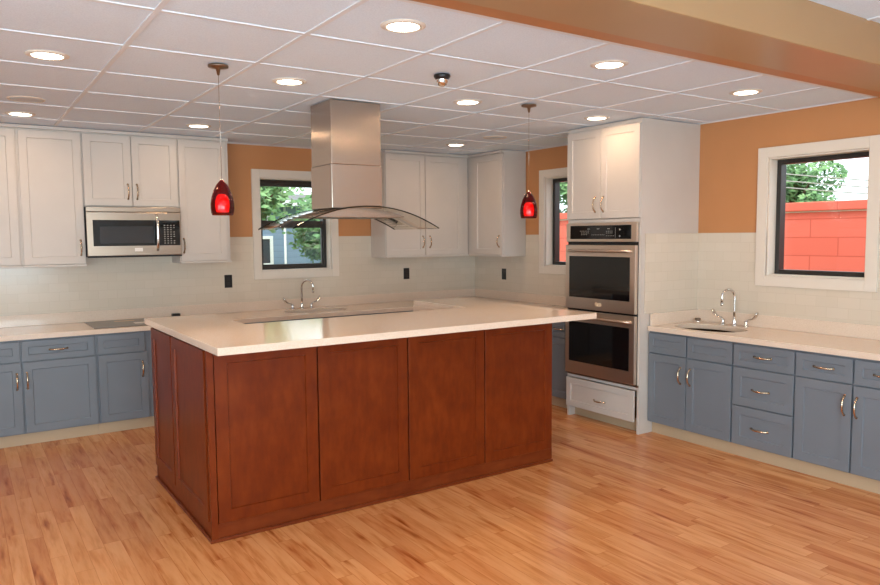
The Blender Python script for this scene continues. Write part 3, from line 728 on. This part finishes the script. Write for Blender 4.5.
MB().lathe([(0, -.0055), (.046, -.0055), (.048, -.014), (.038, -.028), (.033, -.032), (0, -.032)], (-2.826, -3.487, C1), 28).build('housing', 'black_plastic', root)
MB().lathe([(.034, -.028), (.033, -.045), (.025, -.060), (.012, -.068), (0, -.070)], (-2.826, -3.487, C1), 28).build('dome', 'chrome', root)['label'] = 'mirrored dome'

# ------------------------------------------------------------------ outside
struct('ground', MB().box((-30, .25, -.6), (40, 60, -.4)), 'grass', 'lawn outside')
struct('ground', MB().box((.25, -30, -.6), (40, .2, -.4)), 'grass', 'lawn beside the block wall')
root = thing('block_wall', (2.95, -3, -.4), 'coral red painted block wall outside the right windows', 'wall')
MB().box((2.84, -14, -.4), (3.04, 5.5, 1.83)).build('wall_body', 'coral_block', root)
MB().box((2.80, -14, 1.83), (3.08, 5.5, 1.93)).build('coping', 'coral_block', root, bevel=.01)
MB().box((2.825, -14, 1.815), (2.84, 5.5, 1.83)).build('drip_edge', 'trim_white', root)['label'] = 'thin white line under the coping'
# house
hy = 9.0
root = thing('house', (3.5, hy+2, -.4), 'blue clapboard house behind the trees outside the back window', 'house')
MB().box((-3.5, hy, -.4), (9, hy+6, 2.30)).build('wall_body', 'blue_siding', root)
MB().box((-3.9, hy-.35, 2.30), (9.4, hy+6.3, 2.42)).build('eave', 'blue_siding_trim', root)
m = MB(); v = [m.bm.verts.new(q) for q in ((-3.9, hy-.35, 2.42), (9.4, hy-.35, 2.42), (9.4, hy+6.3, 2.42), (-3.9, hy+6.3, 2.42), (-3.9, hy+3, 2.78), (9.4, hy+3, 2.78))]
for f in ((0,1,5,4), (2,3,4,5), (0,4,3), (1,2,5), (0,3,2,1)): m.bm.faces.new([v[i] for i in f])
m.build('roof', 'roof_grey', root)
MB().tube([(1.22, hy-.04, -.4), (1.22, hy-.04, 2.3)], .03, 8).build('downspout', 'blue_siding_trim', root)
for (a, b, c, d) in ((.62, .86, 1.00, 1.55), (.60, .80, 1.88, 2.20), (3.2, 4.0, 1.0, 1.9), (-1.4, -.6, 1.0, 1.9)):
    m = MB(); PH = lambda u, dd, z: (u, hy - dd, z); casing(m, PH, a, b, c, d, .07, (0, .04)); wd = m.build('window', 'blue_siding_trim', root)
    MB().box((a, hy-.012, c), (b, hy-.002, d)).build('pane', 'window_dark', wd)
def tree(x, y, h, r, label, n=2600, seed=1, zc=None, s=(.07, .16), squash=1.0):
    rnd = random.Random(seed); root = thing('tree', (x, y, -.4), label, 'tree', 'trees outside the windows')
    m = MB(); m.tube([(x, y, -.4), (x+.05, y, h*.35), (x-.04, y+.05, h*.7)], [.16, .12, .05], 8)
    for k in range(7):
        a = rnd.uniform(0, 6.28); z0 = h*rnd.uniform(.3, .6); m.tube([(x, y, z0), (x+math.cos(a)*r*.35, y+math.sin(a)*r*.35, z0+h*.14), (x+math.cos(a)*r*.7, y+math.sin(a)*r*.7, z0+h*.22)], [.06, .04, .015], 6)
    m.build('trunk', 'bark', root)
    m = MB(); cl = []
    for k in range(26):
        a = rnd.uniform(0, 6.28); q = rnd.uniform(.1, .8)*r; cl.append((x+math.cos(a)*q, y+math.sin(a)*q, (zc or h*.68) + rnd.uniform(-.55, .5)*r*squash, r*rnd.uniform(.22, .42)))
    for k in range(n):
        cx_, cy_, cz_, cr = rnd.choice(cl); d = Vector((rnd.gauss(0, 1), rnd.gauss(0, 1), rnd.gauss(0, 1))).normalized() * cr * rnd.uniform(.55, 1.05)
        p = Vector((cx_, cy_, cz_)) + d; q = rnd.uniform(*s)
        u = Vector((rnd.gauss(0, 1), rnd.gauss(0, 1), rnd.gauss(0, .6))).normalized(); w = u.orthogonal().normalized()
        f = [m.bm.verts.new(p + u*q), m.bm.verts.new(p + w*q*.5), m.bm.verts.new(p - u*q*.9), m.bm.verts.new(p - w*q*.5)]
        m.bm.faces.new(f)
    m.build('crown', 'leaves', root, keep=True)
tree(-.62, 7.1, 3.6, 1.45, 'light green tree left of the back window view, before the blue house roof', 5600, 3, 2.40, (.05, .11), .30)
tree(1.62, 6.9, 3.6, 1.2, 'leafy green tree covering the right side of the blue house', 7600, 5, 1.95, (.05, .11), .72)
tree(1.5, 18.5, 4.2, 2.0, 'distant green tree rising behind the roof of the blue house', 4200, 2, 2.9, (.08, .17), .4)
tree(12.0, 3.0, 4.2, 1.25, 'broad green tree beyond the coral block wall', 6500, 8, 2.55, (.05, .11), .9)
tree(12.0, 4.6, 3.4, .9, 'lower green tree left of the broad one beyond the coral wall', 3600, 11, 2.1, (.05, .10), .9)
tree(11.5, 8.6, 6.5, 1.9, 'green tree beyond the coral wall in the narrow window view', 4200, 9, 3.2, (.08, .16))
for k, (z0, z1) in enumerate(((3.05, 2.2), (2.9, 2.12), (2.75, 2.06))):
    m = MB(); pts = []
    for i in range(13):
        t_ = i/12; pts.append((9.0, 3.0 - 9.5*t_, z0 + (z1-z0)*t_ - .25*math.sin(math.pi*t_)))
    m.tube(pts, .012, 6)
    tag(m.build('power_line', 'marking'), '%s overhead power line beyond the coral wall' % ('topmost', 'middle', 'lowest')[k], 'cable', 'overhead power lines')
